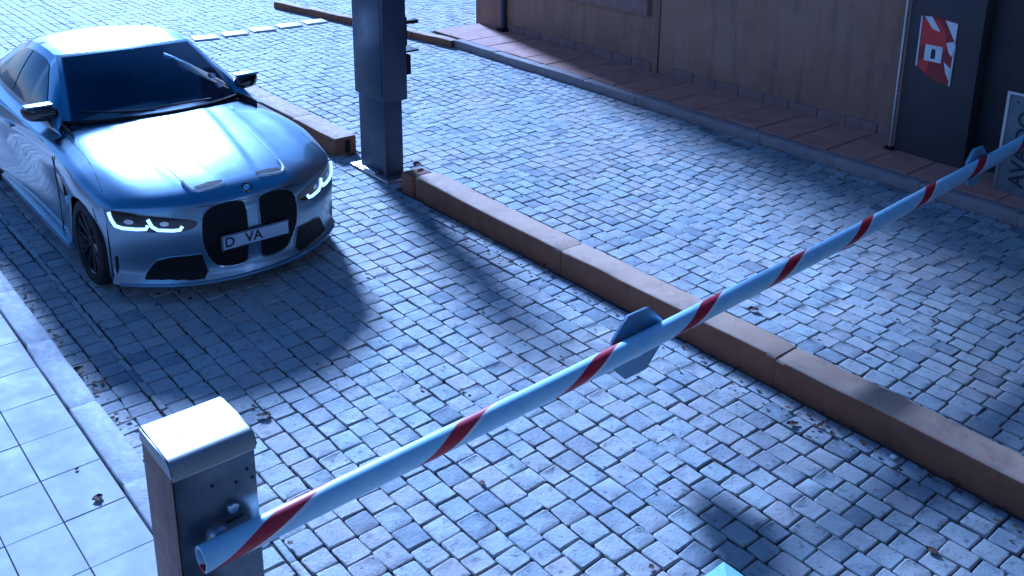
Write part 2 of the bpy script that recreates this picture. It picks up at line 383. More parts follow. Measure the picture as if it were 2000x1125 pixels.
# ------------------------------------------------------------------ left pavement with cream tiles and its kerb
pav = tag(box('pavement', 2.0, 12.0, -1.19, 6.0, -.02, .085, MAT['grout'], bev=0), kind='structure')
ylines = [-1.185, -.89, -.63, -.37, -.11, .15, .41]
tb = {}
for j in range(len(ylines)-1):
    for i in range(24):
        x0 = 2.195 + .4045*i
        if x0 > 11.6: continue
        y0, y1 = ylines[j], ylines[j+1]
        key = (j == 0)
        if key not in tb:
            bm = bmesh.new(); add_box(bm, -.2, .2, -(y1-y0)/2+.0025, (y1-y0)/2-.0025, 0, .0145, .002, 1); tb[key] = bm_mesh('tile', bm); tb[key].materials.append(MAT['tile'])
        o = bpy.data.objects.new('tile', tb[key]); col.objects.link(o); o.parent = pav
        o.location = (x0+.2022, (y0+y1)/2, .086 + rng.normal(0, .0008)); o.rotation_euler = (rng.normal(0, .003), rng.normal(0, .003), rng.normal(0, .002))
def kerb_run(root, x0, x1, y0, y1, z1, mat, L=1.0, bev=.012, gap=.004, yfun=None, z0=-.05):
    x = x0; n = max(1, round((x1-x0)/L)); L = (x1-x0)/n
    for i in range(n):
        bm = bmesh.new(); hw = (y1-y0)/2; ns_ = max(4, int(L/.07)); prev = None; b = bev
        lowf = rng.normal(0, .0025, (ns_//4+2, 2))
        for q in range(ns_+1):
            x_ = -L/2+gap*.5 + (L-gap)*q/ns_; e_ = .006 if q in (0, ns_) else 0
            wy = float(np.interp(q/4, range(len(lowf)), lowf[:, 0])); wz = float(np.interp(q/4, range(len(lowf)), lowf[:, 1]))
            chip = max(0, rng.normal(-.004, .005)); chip2 = max(0, rng.normal(-.004, .005)); b1, b2 = b+chip, b+chip2
            pr = [(-hw+e_, z0), (-hw+e_+rng.normal(0, .0008), (z0+z1)*.5), (-hw+e_, z1-b1), (-hw+b1*.35+e_, z1-b1*.35-e_), (-hw+b1, z1-e_), (0, z1-e_+rng.normal(0, .0008)), (hw-b2, z1-e_), (hw-b2*.35-e_, z1-b2*.35-e_), (hw-e_, z1-b2), (hw-e_+rng.normal(0, .0008), (z0+z1)*.5), (hw-e_, z0)]
            ring = [bm.verts.new((x_, y_+wy, z_+wz)) for y_, z_ in pr]
            if prev:
                for k in range(len(pr)-1): bm.faces.new((prev[k], prev[k+1], ring[k+1], ring[k]))
            else: bm.faces.new(ring)
            prev = ring
        bm.faces.new(prev[::-1]); bmesh.ops.recalc_face_normals(bm, faces=bm.faces)
        xc = x0+L*(i+.5); dy = yfun(xc) if yfun else 0; ang = math.atan((yfun(xc+.1)-yfun(xc-.1))/.2) if yfun else 0
        bm.normal_update()
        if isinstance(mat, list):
            for f in bm.faces: f.material_index = 0 if f.normal.z > .55 else 1  # upward faces take the paler material, the rest the brown one
        link('kerbstone', bm_mesh('kerbstone', bm), mat, root, (xc, (y0+y1)/2+dy, rng.normal(0, .003)), (rng.normal(0, .006), rng.normal(0, .003), ang + rng.normal(0, .003)), smooth=35)
lk = empty('pavement_kerb', (6, -1.27, 0)); tag(lk, kind='structure')
lk.location = (0, 0, 0); kerb_run(lk, 2.0, 12.0, -1.355, -1.195, .1, MAT['kerb_grey'], .9)

# ------------------------------------------------------------------ lane divider kerb (two runs)
def thing_at(name, loc, label, cat, group=None): return empty(name, loc, label=label, cat=cat, group=group)
dv = empty('divider_kerb', (0, 0, 0), label='long brown raised kerb dividing the two cobbled lanes, running under the barrier arm', cat='kerb', group='raised kerbs between the lanes')
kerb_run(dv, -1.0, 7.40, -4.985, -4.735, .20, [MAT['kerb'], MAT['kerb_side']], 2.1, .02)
bm = bmesh.new(); add_box(bm, 7.41, 7.63, -4.97, -4.725, -.05, .19, .035, 3); link('end_block', bm_mesh('end_block', bm), MAT['kerb_side'], dv, smooth=40)
dv2 = empty('divider_kerb', (0, 0, 0), label='short end of brown raised kerb beyond the ticket post, partly behind the car', cat='kerb', group='raised kerbs between the lanes')
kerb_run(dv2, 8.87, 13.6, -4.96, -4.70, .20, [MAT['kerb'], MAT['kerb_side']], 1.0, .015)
box('drain_slot', 8.858, 8.871, -4.88, -4.83, .02, .15, MAT['black'], dv2, .002)

# ------------------------------------------------------------------ far pavement beside the building
wp = tag(box('side_pavement', .0, 13.15, -10.2, -8.80, -.05, .088, MAT['grout'], bev=0), kind='structure')
xj = 13.1; k = 0
while xj > .3:
    L = .47 + rng.normal(0, .012)
    bm = bmesh.new(); add_box(bm, -L/2+.006, L/2-.006, -.47, .47, 0, .03, .006, 1)
    link('paving_slab', bm_mesh('paving_slab', bm), MAT['slab'], wp, (xj-L/2, -9.275, .088+rng.normal(0, .002)), (rng.normal(0, .006), rng.normal(0, .004), rng.normal(0, .004)), smooth=35)
    xj -= L
def kf(x): return 0 if x < 12 else .17*(x-12)**1.1*.85
sk = tag(empty('side_kerb', (0, 0, 0)), kind='structure')
kerb_run(sk, .4, 12.3, -8.80, -8.655, .115, MAT['kerb_mauve'], 1.0)
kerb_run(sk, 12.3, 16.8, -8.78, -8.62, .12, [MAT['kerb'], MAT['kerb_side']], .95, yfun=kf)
eg = box('step_edge', 12.95, 13.28, -9.85, -8.7, -.05, .075, MAT['black'], None, .01); eg.name = 'pavement_step'; tag(eg, kind='structure')
# white ridge stones across the lane mouth
ORD = 'first second third fourth fifth sixth seventh eighth ninth tenth eleventh'.split()
for i in range(11):
    x, y = 14.75 + .045*i + rng.normal(0, .01), -2.9 - .49*i
    o = box('ridge_stone', -.14, .14, -.19, .19, -.03, .03, MAT['white'], None, .02); o.location = (x, y, 0); o.rotation_euler = (0, 0, R(-5)+rng.normal(0, .03))
    tag(o, ORD[i] + ' white ridge stone of the row counted from its far left end', 'ridge stone', 'white ridge stones across the lane mouth')

# ------------------------------------------------------------------ building
bd = empty('brown_building', (8, -9.75, 0), label='brown rendered building with plinth, downpipe and recessed doorway along the right lane', cat='building')
ox, oy = 8, -9.75
def bbox_(name, x0, x1, y0, y1, z0, z1, mat, bev=.004, parent=bd): return box(name, x0-ox, x1-ox, y0-oy, y1-oy, z0, z1, mat, parent, bev)
bbox_('wall', 5.0, 8.965, -12.2, -9.752, -.1, 7.2, MAT['wall'])
bbox_('wall', 8.995, 12.36, -12.2, -9.75, -.1, 7.2, MAT['wall'])
bbox_('wall', 12.42, 13.2, -12.2, -9.745, -.1, 7.2, MAT['wall'])
bbox_('wall', -9.0, 4.28, -12.2, -9.80, -.1, 7.2, MAT['wall'])
bbox_('joint_strip', 8.96, 9.0, -12.1, -9.79, -.1, 7.1, MAT['black'], 0)
bbox_('joint_strip', 12.3, 12.5, -12.1, -9.80, -.1, 7.1, MAT['black'], 0)
bbox_('roof', -9.2, 13.4, -12.4, -9.6, 7.2, 7.4, MAT['ledge'])
# ledge with recessed panel below a shop window
ld = bbox_('ledge', 9.15, 11.9, -9.75, -9.66, .89, 1.14, MAT['plinth'], .02)
wn = bbox_('window', 9.25, 11.8, -9.76, -9.735, 1.145, 2.5, MAT['pillar'], .004)
bbox_('pane', 9.33, 11.72, -9.735, -9.730, 1.25, 2.4, MAT['glass'], 0, wn)
aw = bbox_('shade_slab', 9.0, 10.7, -9.74, -6.1, 4.0, 4.06, MAT['kerb_side'], .01)  # unseen slab added overhead to shade the lower right cobbles
for xx in (9.05, 10.62): tube('strut', [(xx-ox, .0, 4.9), (xx-ox, 3.4, 4.08)], .02, MAT['metal_grey'], aw, 8)
x = 12.3
while x > 5.3:
    L = .40 + rng.normal(0, .02)
    if x - L > 9.0 or x < 8.98:
        bbox_('plinth_tile', x-L+.006, x-.006, -9.755, -9.728 + rng.normal(0, .002), .1, .235 + rng.normal(0, .003), MAT['plinth'], .004)
    x -= L
pp = tube('downpipe', [(12.39-ox, .06, .16), (12.39-ox, .06, 7.1)], .045, MAT['metal_grey'], bd, 12)
box('pipe_shoe', 12.30-ox, 12.48-ox, -.002, .14, .10, .17, MAT['black'], pp, .02)
dp = bbox_('door_frame', 4.30, 5.1, -10.4, -9.40, .07, 3.2, MAT['pillar'], .01)
bbox_('door_frame', -1.0, 4.295, -10.4, -9.56, .07, 3.2, MAT['pillar_dark'], .006)
tr = tube('trim_pipe', [(5.13-ox, .375, .12), (5.13-ox, .375, 3.1)], .017, MAT['steel'], bd, 10)
box('pipe_foot', 5.09-ox, 5.18-ox, .33, .41, .115, .15, MAT['black'], tr, .008)
for (x0, x1) in ((3.5, 4.25), (2.3, 3.3)):
    bbox_('door_panel', x0, x1, -9.565, -9.545, .2, 2.8, MAT['pillar_dark'], .006)

gh = empty('sky_blocker', (-4, -1, 0), label='unseen dark building front added behind the camera to block sky light', cat='building')  # unseen block added behind the camera, cuts sky light to deepen shadows
box('wall', -3, 1.2, -8.5, 7, -.1, 9, MAT['sky_blocker'], gh, .02)
for k in range(5):
    fr_ = box('window', 1.2, 1.24, -7.5+3*k, -6+3*k, 4.6, 6.4, MAT['black'], gh, .01); box('pane', 1.24, 1.245, -7.4+3*k, -6.1+3*k, 4.7, 6.3, MAT['glass'], fr_, 0)
gw = empty('reflection_wall', (16, 8.5, 0), label='unseen dark wall added left of the lanes to darken reflections in the car', cat='wall')  # unseen wall added so the car's side reflects something dark
box('wall', -14, 14, -.15, .15, -.1, 3.2, MAT['wall'], gw, .02); box('coping', -14, 14, -.2, .2, 3.203, 3.28, MAT['kerb_grey'], gw, .02)
# red notice on the dark pillar
nf = frame((4.76, -9.397, 1.29), (-1, 0, 0), (0, 0, 1))        # a = right in the picture, b = up
nt_ = empty('notice', (4.76, -9.397, 1.29), label='torn red notice with white corner patches and white label on the dark pillar', cat='notice')
def local(fr, o): return Matrix.Translation(-Vector(o)) @ fr
lf = local(nf, (4.76, -9.397, 1.29))
def bent_sheet(name, pts, h, mat, parent, fr, th=.003, curl=.0):
    bm = bmesh.new(); vv = [bm.verts.new((a, b, h + curl*(a*a+b*b))) for a, b in pts]; f = bm.faces.new(vv)
    ex = bmesh.ops.extrude_face_region(bm, geom=[f]); bmesh.ops.translate(bm, vec=(0, 0, th), verts=[x for x in ex['geom'] if isinstance(x, bmesh.types.BMVert)])
    bmesh.ops.transform(bm, matrix=fr, verts=bm.verts); return link(name, bm_mesh(name, bm), mat, parent)
bent_sheet('poster', [(-.21, .34), (-.09, .355), (.2, .32), (.205, .05), (.20, -.34), (.06, -.325), (-.09, -.27), (-.205, -.2), (-.2, .1)], .0, MAT['red_dark'], nt_, lf, .004)
bent_sheet('red_panel', [(-.19, .30), (-.02, .32), (.09, .18), (.10, .02), (.08, -.02), (-.05, .0), (-.14, .04), (-.185, .0)], .005, MAT['red'], nt_, lf, .001)
bent_sheet('red_panel', [(-.19, -.12), (-.07, -.12), (-.07, -.26), (-.19, -.19)], .005, MAT['red'], nt_, lf, .001)
for pts in ([(-.17, .335), (-.09, .345), (.02, .20), (-.07, .22)], [(.06, .33), (.195, .315), (.195, .12), (.16, .17)], [(.10, .1), (.19, .13), (.195, -.04), (.14, .0)],
            [(.10, -.1), (.19, -.16), (.185, -.3), (.13, -.2)], [(-.21, .34), (-.195, .33), (-.19, -.19), (-.207, -.2)], [(.19, .1), (.203, .1), (.2, -.34), (.18, -.335)]):
    bent_sheet('white_patch', pts, .0065, MAT['paper'], nt_, lf, .001)
lab = bent_sheet('white_label', [(-.12, .05), (.07, .05), (.07, -.12), (-.12, -.12)], .008, MAT['paper'], nt_, lf, .002)
bent_sheet('dark_symbol', [(-.05, -.09), (.0, -.09), (.0, -.01), (-.01, .01), (-.03, .02), (-.04, .01), (-.05, -.02)], .0105, MAT['ink'], lab, lf, .001)

# white lettered board standing by the doorway
bo = empty('letter_board', (3.3, -9.12, .118), label='upright grey white board with dark letters running up it, cut by the right edge', cat='sign board')
box('board', -.52, .52, -.015, .015, .0, .98, rough_mat('board_face', (.12, .135, .15), (.17, .185, .195), 4, .6, .1, .002, 30), bo, .004)
for x0, x1, z0, z1 in ((-.535, -.505, 0, 1.0), (.505, .535, 0, 1.0), (-.504, .504, .975, 1.0)):
    box('frame', x0, x1, -.022, .024, z0, z1, MAT['steel'], bo, .004)
text_mesh('AVA DO', .2, MAT['ink'], 'lettering', bo, frame((.32, .0165, .46), (0, 0, 1), (1, 0, 0)) , 1.0)
box('bolt_head', .415, .435, .014, .022, .9, .92, MAT['ink'], bo, .003)

# ------------------------------------------------------------------ ticket post in the gap of the divider
tp = empty('ticket_post', (8.18, -4.865, 0), label='tall dark blue grey ticket post with base plate between the raised kerbs', cat='ticket post')
box('base_plate', -.36, .36, -.17, .17, -.01, .03, MAT['steel'], tp, .01)
box('column', -.24, .25, -.095, .105, .03, .85, MAT['metal_grey'], tp, .012)
box('housing', -.285, .285, -.135, .125, .80, 1.86, MAT['metal_grey'], tp, .016)
box('cover', -.24, .23, .1255, .131, .86, 1.81, MAT['metal_grey'], tp, .003)
for z in (1.545, 1.60): box('screw', -.02, -.008, .131, .136, z, z+.012, MAT['chrome'], tp, .002)
ic = box('intercom', -.26, .10, -.20, -.134, 1.04, 1.24, MAT['black'], tp, .015)
box('visor', -.27, .02, -.29, -.134, 1.265, 1.285, MAT['black'], tp, .006)
box('card_reader', -.26, .08, -.165, -.134, 1.33, 1.62, MAT['black'], tp, .015)
box('bracket', -.25, -.16, -.30, -.134, 1.54, 1.575, MAT['black'], tp, .008)
box('foot_gusset', -.12, .12, .106, .165, .03, .06, MAT['steel'], tp, .01)

# ------------------------------------------------------------------ barrier: box and arm
bx = empty('barrier_box', (3.64, -1.235, 0), label='steel barrier cabinet with bright flat cap holding the striped arm', cat='barrier cabinet')
bm = bmesh.new(); add_box(bm, -.17, .17, -.17, .17, -.03, .955, .012, 2); link('cabinet', bm_mesh('cabinet', bm), MAT['box_face'], bx, smooth=35)
prof = [(-.18, .93)] + [(-.18+.055*(1-math.cos(a)), .95+.055*math.sin(a)) for a in np.linspace(0, math.pi/2, 9)] + [(.165, 1.005), (.178, .992), (.178, .93)]
bm = bmesh.new(); va = [bm.verts.new((x, -.178, z)) for x, z in prof]; vb = [bm.verts.new((x, .178, z)) for x, z in prof]; n_ = len(prof)
for k in range(n_): bm.faces.new((va[k], va[(k+1) % n_], vb[(k+1) % n_], vb[k]))
fa = bm.faces.new(va[::-1]); fb = bm.faces.new(vb)
bmesh.ops.bevel(bm, geom=list(fa.edges)+list(fb.edges), offset=.008, segments=2, affect='EDGES')
link('cap', bm_mesh('cap', bm), MAT['box_cap'], bx, smooth=50)
box('side_panel', -.165, .165, .1705, .1745, .0, .94, MAT['box_side'], bx, .003)
box('cap_band', -.1795, -.1715, -.172, .172, .925, .95, MAT['steel'], bx, .003)
def hub(name, c, r, h, mat, parent):
    return lathe(name, [(0, 0), (r, 0), (r, h*.7), (r*.8, h), (0, h)], Matrix.Translation(c) @ Matrix.Rotation(R(-90), 4, 'Y'), mat, parent, 20)
hub('bolt', (-.17, -.05, .70), .026, .03, MAT['chrome'], bx)
for dy, dz in ((-.13, .84), (-.08, .80), (-.15, .79), (.02, .83)): hub('rivet', (-.17, dy, dz), .007, .004, MAT['black'], bx)
hub('axle', (-.17, .02, .60), .05, .05, MAT['steel'], bx)

A0, A1 = Vector((3.375, -1.11, .585)), Vector((3.50, -9.05, .765))
L = (A1-A0).length; ad = (A1-A0).normalized()
arm = empty('boom_barrier', A0, label='long pale blue barrier arm wound with red spiral tape, reaching across both lanes', cat='barrier arm')
arm.rotation_euler = (ad.to_track_quat('-Y', 'Z')).to_euler()
ARM_PHASE = .32
ARMM = arm_mat()
V = []; F = []; ns = 90; nk = 20
for i in range(ns+1):
    for k in range(nk):
        a = 2*math.pi*k/nk; V.append((.056*math.cos(a), -L*i/ns, .060*math.sin(a) + .003*math.sin(i*.21) - .055*math.sin(math.pi*i/ns)))
for i in range(ns):
    for k in range(nk): F.append((i*nk+k, i*nk+(k+1) % nk, (i+1)*nk+(k+1) % nk, (i+1)*nk+k))
o0 = len(V)
for k in range(nk):
    a = 2*math.pi*k/nk; V.append((.046*math.cos(a), 0, .048*math.sin(a)))
for k in range(nk):
    a = 2*math.pi*k/nk; V.append((.046*math.cos(a), -.25, .048*math.sin(a)))
for k in range(nk):
    F.append((k, o0+k, o0+(k+1) % nk, (k+1) % nk)); F.append((o0+k, o0+nk+k, o0+nk+(k+1) % nk, o0+(k+1) % nk))
F.append(tuple(o0+nk+k for k in range(nk))); F.append(tuple(ns*nk+k for k in range(nk)))
am = mesh_from('boom', V, F)
rs = am.attributes.new('rest', 'FLOAT_VECTOR', 'POINT')
rs.data.foreach_set('vector', np.array([(x, y, z + .055*math.sin(math.pi*-y/L)) if y < 0 and k_ < o0 else (x, y, z) for k_, (x, y, z) in enumerate(V)], dtype=np.float32).ravel())
link('boom', am, ARMM, arm, smooth=50)
box('clamp', .04, .085, -.24, -.09, -.04, .04, MAT['steel'], arm, .006)
def octagon(yc, rad, label, mback):
    p = A0 + ad*((yc-1.11)/abs(ad.y))
    root = empty('arm_sign', (p.x+.075, p.y, p.z-.045-.055*math.sin(math.pi*(yc-1.11)/7.95)), label=label, cat='sign', group='octagonal signs on the barrier arm')
    pts = [(rad*math.cos(R(22.5+45*k)), rad*math.sin(R(22.5+45*k))) for k in range(8)]
    poly_prism('plate', pts, .012, frame((0, 0, 0), (0, -1, 0), (0, 0, 1)), mback, root, .002)
    ptf = [(q*.96, s*.96) for q, s in pts]
    poly_prism('face', ptf, .002, frame((.013, 0, 0), (0, 1, 0), (0, 0, 1)), MAT['white'], root, .0)
    box('bracket', -.022, -.012, -.03, .03, -.09, .09, MAT['steel'], root, .003)
octagon(3.73, .225, 'blue backed octagonal sign on the middle of the barrier arm', MAT['sign_back'])
octagon(8.02, .19, 'small pale octagonal sign near the far tip of the barrier arm', MAT['pale_blue'])

# pale blue capped bollard at the lower edge of the picture
bl = empty('bollard', (1.70, -2.36, 0), label='pale blue bollard with a shallow pointed cap at the bottom edge', cat='bollard')
box('post', -.075, .075, -.075, .075, -.02, .84, MAT['pale_blue'], bl, .01)
bm = bmesh.new(); vb = [bm.verts.new((x*.1, y*.1, z)) for z in (.842, .858) for x, y in ((-1, -1), (1, -1), (1, 1), (-1, 1))]; ap = bm.verts.new((0, 0, .882))
for k in range(4): bm.faces.new((vb[k], vb[(k+1) % 4], vb[4+(k+1) % 4], vb[4+k])); bm.faces.new((vb[4+k], vb[4+(k+1) % 4], ap))
bm.faces.new(vb[:4]); link('cap', bm_mesh('cap', bm), MAT['pale_blue'], bl)

# ------------------------------------------------------------------ car
CX, CY, CROT = 6.56, -2.79, R(0.2)
car = empty('parked_car', (CX, CY, 0), CROT, label='metallic blue coupe with tall twin grilles and lit headlights waiting in the near lane', cat='car')
def ip(x, xs, ys): 
    # smooth (cubic hermite) interpolation
    xs = np.array(xs, float); ys = np.array(ys, float); d = np.gradient(ys, xs)
    x = np.clip(x, xs[0], xs[-1]); i = np.clip(np.searchsorted(xs, x)-1, 0, len(xs)-2)
    h = xs[i+1]-xs[i]; t = (x-xs[i])/h
    return (2*t**3-3*t**2+1)*ys[i] + (t**3-2*t**2+t)*h*d[i] + (-2*t**3+3*t**2)*ys[i+1] + (t**3-t**2)*h*d[i+1]
ZC = ([.06, .12, .25, .5, .8, 1.1, 1.5, 2.2, 3.2, 4.0, 4.4, 4.72], [.775, .812, .852, .90, .942, .980, 1.025, 1.03, 1.02, 1.05, 1.055, 1.05])
ZE = ([.06, .2, .5, .86, 1.2, 1.6, 2.2, 3.0, 3.6, 4.1, 4.5, 4.72], [.73, .755, .80, .85, .875, .89, .90, .915, .945, .945, .92, .90])
TE = ([.06, .2, .5, .86, 1.15, 1.5, 2.1, 2.8, 3.3, 3.72, 4.1, 4.5, 4.72], [.885, .905, .925, .94, .935, .915, .905, .915, .94, .953, .94, .90, .85])
FS = [(.13, .05), (.145, .0), (.165, .005), (.20, .02), (.27, .03), (.34, .022), (.42, .008), (.50, .0), (.58, .0), (.65, .008), (.70, .018), (.74, .032)]  # fascia z, s
nf_ = len(FS); DROP = .015
def sweep(t, te): return .44*(abs(t)/te)**2.4
def wsw(u): return max(0, 1-u/1.5)**1.4
taus = np.linspace(-1, 1, 121)
grid = []
def bottom_bow(t): return 0
for z, s in FS:
    k = (z-.13)/(.74-.13); te = .875 + .02*k + (.02 if z < .18 else 0)
    row = []
    for ta in taus:
        t = ta*te; zz = z - (DROP*abs(ta)**2.5)*k**2
        ss = s + sweep(t, te)
        row.append((ss, t, zz))
    grid.append(row)
ups = [.06, .075, .095, .12, .16, .21, .27, .34, .42, .5, .6, .7, .8, .9, 1.0, 1.1, 1.2, 1.3, 1.4, 1.5, 1.7, 1.9, 2.2, 2.6, 3.0, 3.4, 3.7, 4.0, 4.2, 4.4, 4.55, 4.65, 4.72]
def hood_z(u, ta):
    zc, ze = float(ip(u, *ZC)), float(ip(u, *ZE)); a = abs(ta)
    z = ze + (zc-ze)*(1-a**2.3)
    fade = min(1, max(0, (u-.08)/.4))*(1 if u < 1.4 else max(0, 1-(u-1.4)/.2))
    z += .008*fade*(1/(1+math.exp((a-.13-.19*max(0, u)/1.5)/.010)))            # power dome
    z += .004*fade*(1/(1+math.exp((a-.46-.08*max(0, u)/1.5)/.012)))
    z += .012*fade*math.exp(-((a-.80)/.12)**2)              # fender crown
    if u > .3: z -= 0.0
    z -= .02*max(0, (a-.93)/.07)**2
    return z
for u in ups:
    te = float(ip(u, *TE)); row = []
    for ta in taus:
        t = ta*te
        row.append((u + wsw(u)*sweep(t, te)*.98 + (.25*abs(ta)**3*-1 if u > 4.6 else 0), t, hood_z(u, ta)))
    grid.append(row)
# rear closing
for z, ds in ((.8, .05), (.6, .06), (.4, .03), (.25, -.05)):
    row = []
    for ta in taus: row.append((4.74+ds-.25*abs(ta)**3, ta*.86, z))
    grid.append(row)
nr, nc = len(grid), len(taus)
V = [p for r_ in grid for p in r_]; F = []
for i in range(nr-1):
    for j in range(nc-1):
        if nf_ <= i < nf_+len(ups)-1 and 1.85 < (ups[i-nf_]+ups[i-nf_+1])/2 < 3.95 and abs(taus[j]+taus[j+1])/2 < .74: continue
        F.append((i*nc+j, i*nc+j+1, (i+1)*nc+j+1, (i+1)*nc+j))
# sides
WF, WR, AR = .86, 3.717, .365
edge_s = [(grid[i][-1][0], grid[i][-1][1], grid[i][-1][2]) for i in range(nf_, nf_+len(ups))]
es = np.array(edge_s); fe = np.array([grid[i][-1] for i in range(nf_)])
ss = np.unique(np.concatenate([np.linspace(es[0, 0], es[-1, 0], 110), [WF-AR, WF+AR, WR-AR, WR+AR, WF-AR-.004, WF+AR+.004, WR-AR-.004, WR+AR+.004]]))
prof_f = np.array([0, .03, .07, .13, .22, .33, .45, .57, .69, .8, .9, 1.0])    # 0 bottom 1 top
prof_o = np.array([-.055, -.02, .0, .004, -.002, -.012, -.02, -.018, -.008, .004, .008, .0])
for sgn in (1, -1):
    b0 = len(V); m = len(prof_f)
    for q, s in enumerate(ss):
        te = float(ip(s, es[:, 0], es[:, 1])); zt = float(ip(s, es[:, 0], es[:, 2]))
        zb = .15
        for wc in (WF, WR):
            if abs(s-wc) < AR: zb = max(zb, .335 + math.sqrt(max(0, AR*AR-(s-wc)**2)))
        flare = .02*sum(math.exp(-((s-wc)/.33)**2) for wc in (WF, WR))
        k0 = min(1, max(0, (s-es[0, 0])/.12))
        for f, o_ in zip(prof_f, prof_o):
            zfull = .15 + (zt-.15)*f
            z = zb + (zt-zb)*f
            off = float(ip((z-.15)/(zt-.15), prof_f, prof_o))*k0 + flare*math.sin(math.pi*min(1, max(0, (z-.15)/(zt-.15))))**.7
            V.append((s, sgn*(te+off), z))
    nq = len(ss)
    for q in range(nq-1):
        for i in range(m-1):
            f = (b0+q*m+i, b0+(q+1)*m+i, b0+(q+1)*m+i+1, b0+q*m+i+1)
            F.append(f if sgn > 0 else f[::-1])
body_me = mesh_from('body', V, F)
bm = bmesh.new(); bm.from_mesh(body_me); bmesh.ops.remove_doubles(bm, verts=bm.verts, dist=.0035); bmesh.ops.recalc_face_normals(bm, faces=bm.faces)
bvh = BVHTree.FromBMesh(bm)
bm.to_mesh(body_me); bm.free()
body = link('body', body_me, MAT['paint'], car, smooth=48)
def fas_pt(t, z):
    ta = max(-1, min(1, t/.885)); zr = z
    for _ in range(6):
        k = min(1, max(0, (zr-.13)/.61)); zr = min(.74, z + DROP*abs(ta)**2.5*k*k)
    k = (zr-.13)/.61; te = .875+.02*k; zz = zr - DROP*abs(ta)**2.5*k*k
    return Vector((float(ip(zr, [q[0] for q in FS], [q[1] for q in FS])) + sweep(t, te), t, zz))
def hit_front(t, z):
    p = fas_pt(t, z); a = fas_pt(t+.004, z)-fas_pt(t-.004, z); b = fas_pt(t, z+.004)-fas_pt(t, z-.004)
    n_ = b.cross(a); n_.normalize()
    return p, (-n_ if n_.x > 0 else n_)
def hit_front_ray(t, z):
    h = bvh.ray_cast(Vector((-2, t, z)), Vector((1, 0, 0)))
    return (h[0], -h[1] if h[1].x > 0 else h[1]) if h[0] else (Vector((.2, t, z)), Vector((-1, 0, 0)))
def hit_top(s, t):
    h = bvh.ray_cast(Vector((s, t, 3)), Vector((0, 0, -1)))
    return (h[0], -h[1] if h[1].z < 0 else h[1]) if h[0] else (Vector((s, t, .9)), Vector((0, 0, 1)))
def inside(p, poly):
    x, y = p; c = False; j = len(poly)-1
    for i in range(len(poly)):
        if (poly[i][1] > y) != (poly[j][1] > y) and x < (poly[j][0]-poly[i][0])*(y-poly[i][1])/(poly[j][1]-poly[i][1])+poly[i][0]: c = not c
        j = i
    return c
def smooth_poly(poly, it=2):
    for _ in range(it):
        q = []
        for a, b in zip(poly, poly[1:]+poly[:1]):
            q += [(a[0]*.75+b[0]*.25, a[1]*.75+b[1]*.25), (a[0]*.25+b[0]*.75, a[1]*.25+b[1]*.75)]
        poly = q
    return poly
def decal(name, poly, hit, mat, parent, off=.004, rings=5, depth=0):
    """patch whose outline lies on the body, its inner rings sunk or raised"""
    c = (sum(a for a, b in poly)/len(poly), sum(b for a, b in poly)/len(poly)); V = []; F = []; n = len(poly)
    for r_ in range(rings+1):
        k = 1-r_/(rings+.0001)
        for a, b in poly:
            p, nn = hit(c[0]+(a-c[0])*k, c[1]+(b-c[1])*k)
            V.append(p + nn*(off + depth*min(1, r_)))
    for r_ in range(rings):
        for i in range(n): F.append((r_*n+i, r_*n+(i+1) % n, (r_+1)*n+(i+1) % n, (r_+1)*n+i))
    me = mesh_from(name, V, F); bm = bmesh.new(); bm.from_mesh(me); bmesh.ops.remove_doubles(bm, verts=bm.verts, dist=1e-5); bmesh.ops.recalc_face_normals(bm, faces=bm.faces); bm.to_mesh(me); bm.free()
    return link(name, me, mat, parent, smooth=60)
def rim_tube(name, poly, hit, r, mat, parent, closed=True, off=.003, n=6):
    pts = [hit(a, b) for a, b in poly]; pts = [p+nn*off for p, nn in pts]
    if closed: pts.append(pts[0])
    return tube(name, pts, r, mat, parent, n, cap=not closed)
def mir(poly): return [(-a, b) for a, b in poly][::-1]

# grilles
kid = smooth_poly([(.045, .70), (.075, .735), (.2, .742), (.30, .722), (.365, .66), (.375, .5), (.355, .38), (.30, .26), (.22, .225), (.07, .222), (.045, .27), (.045, .5)], 2)
for poly in (kid, mir(kid)):
    g = decal('grille', poly, hit_front, MAT['black'], car, .004)
    rim_tube('grille_frame', poly, hit_front, .0065, MAT['paint'], g)
    sg = 1 if poly is kid else -1
    for z in np.arange(.26, .70, .035):
        ts = [t for t in np.linspace(.05, .37, 30) if inside((t, z), kid)]
        if len(ts) > 3:
            p0 = [hit_front(sg*t, z)[0] + Vector((-.007, 0, 0)) for t in (ts[0], (ts[0]+ts[-1])/2, ts[-1])]
            tube('slat', p0, .0042, MAT['black'], g, 5)
intake = smooth_poly([(.372, .37), (.38, .372), (.63, .362), (.69, .27), (.725, .18), (.70, .168), (.5, .165), (.33, .17)], 1)
for poly in (intake, mir(intake)): 
    it_ = decal('air_intake', poly, hit_front, MAT['black'], car, .004)
    rim_tube('intake_edge', poly, hit_front, .005, MAT['paint'], it_)
mid_in = [(-.36, .205), (-.30, .175), (.30, .175), (.36, .205)]
slit = [(.852, .37), (.862, .36), (.863, .23), (.854, .22)]
for poly in (slit, mir(slit)): decal('air_curtain', poly, hit_front, MAT['black'], car, .004)
# splitter lip
lip = [hit_front(t, .150)[0] + Vector((-.012, 0, -.004)) for t in np.linspace(-.86, .86, 31)]
tube('splitter', lip, .013, plain('lip_paint', (.16, .24, .36), .3, .3, coat=.6), car, 8)
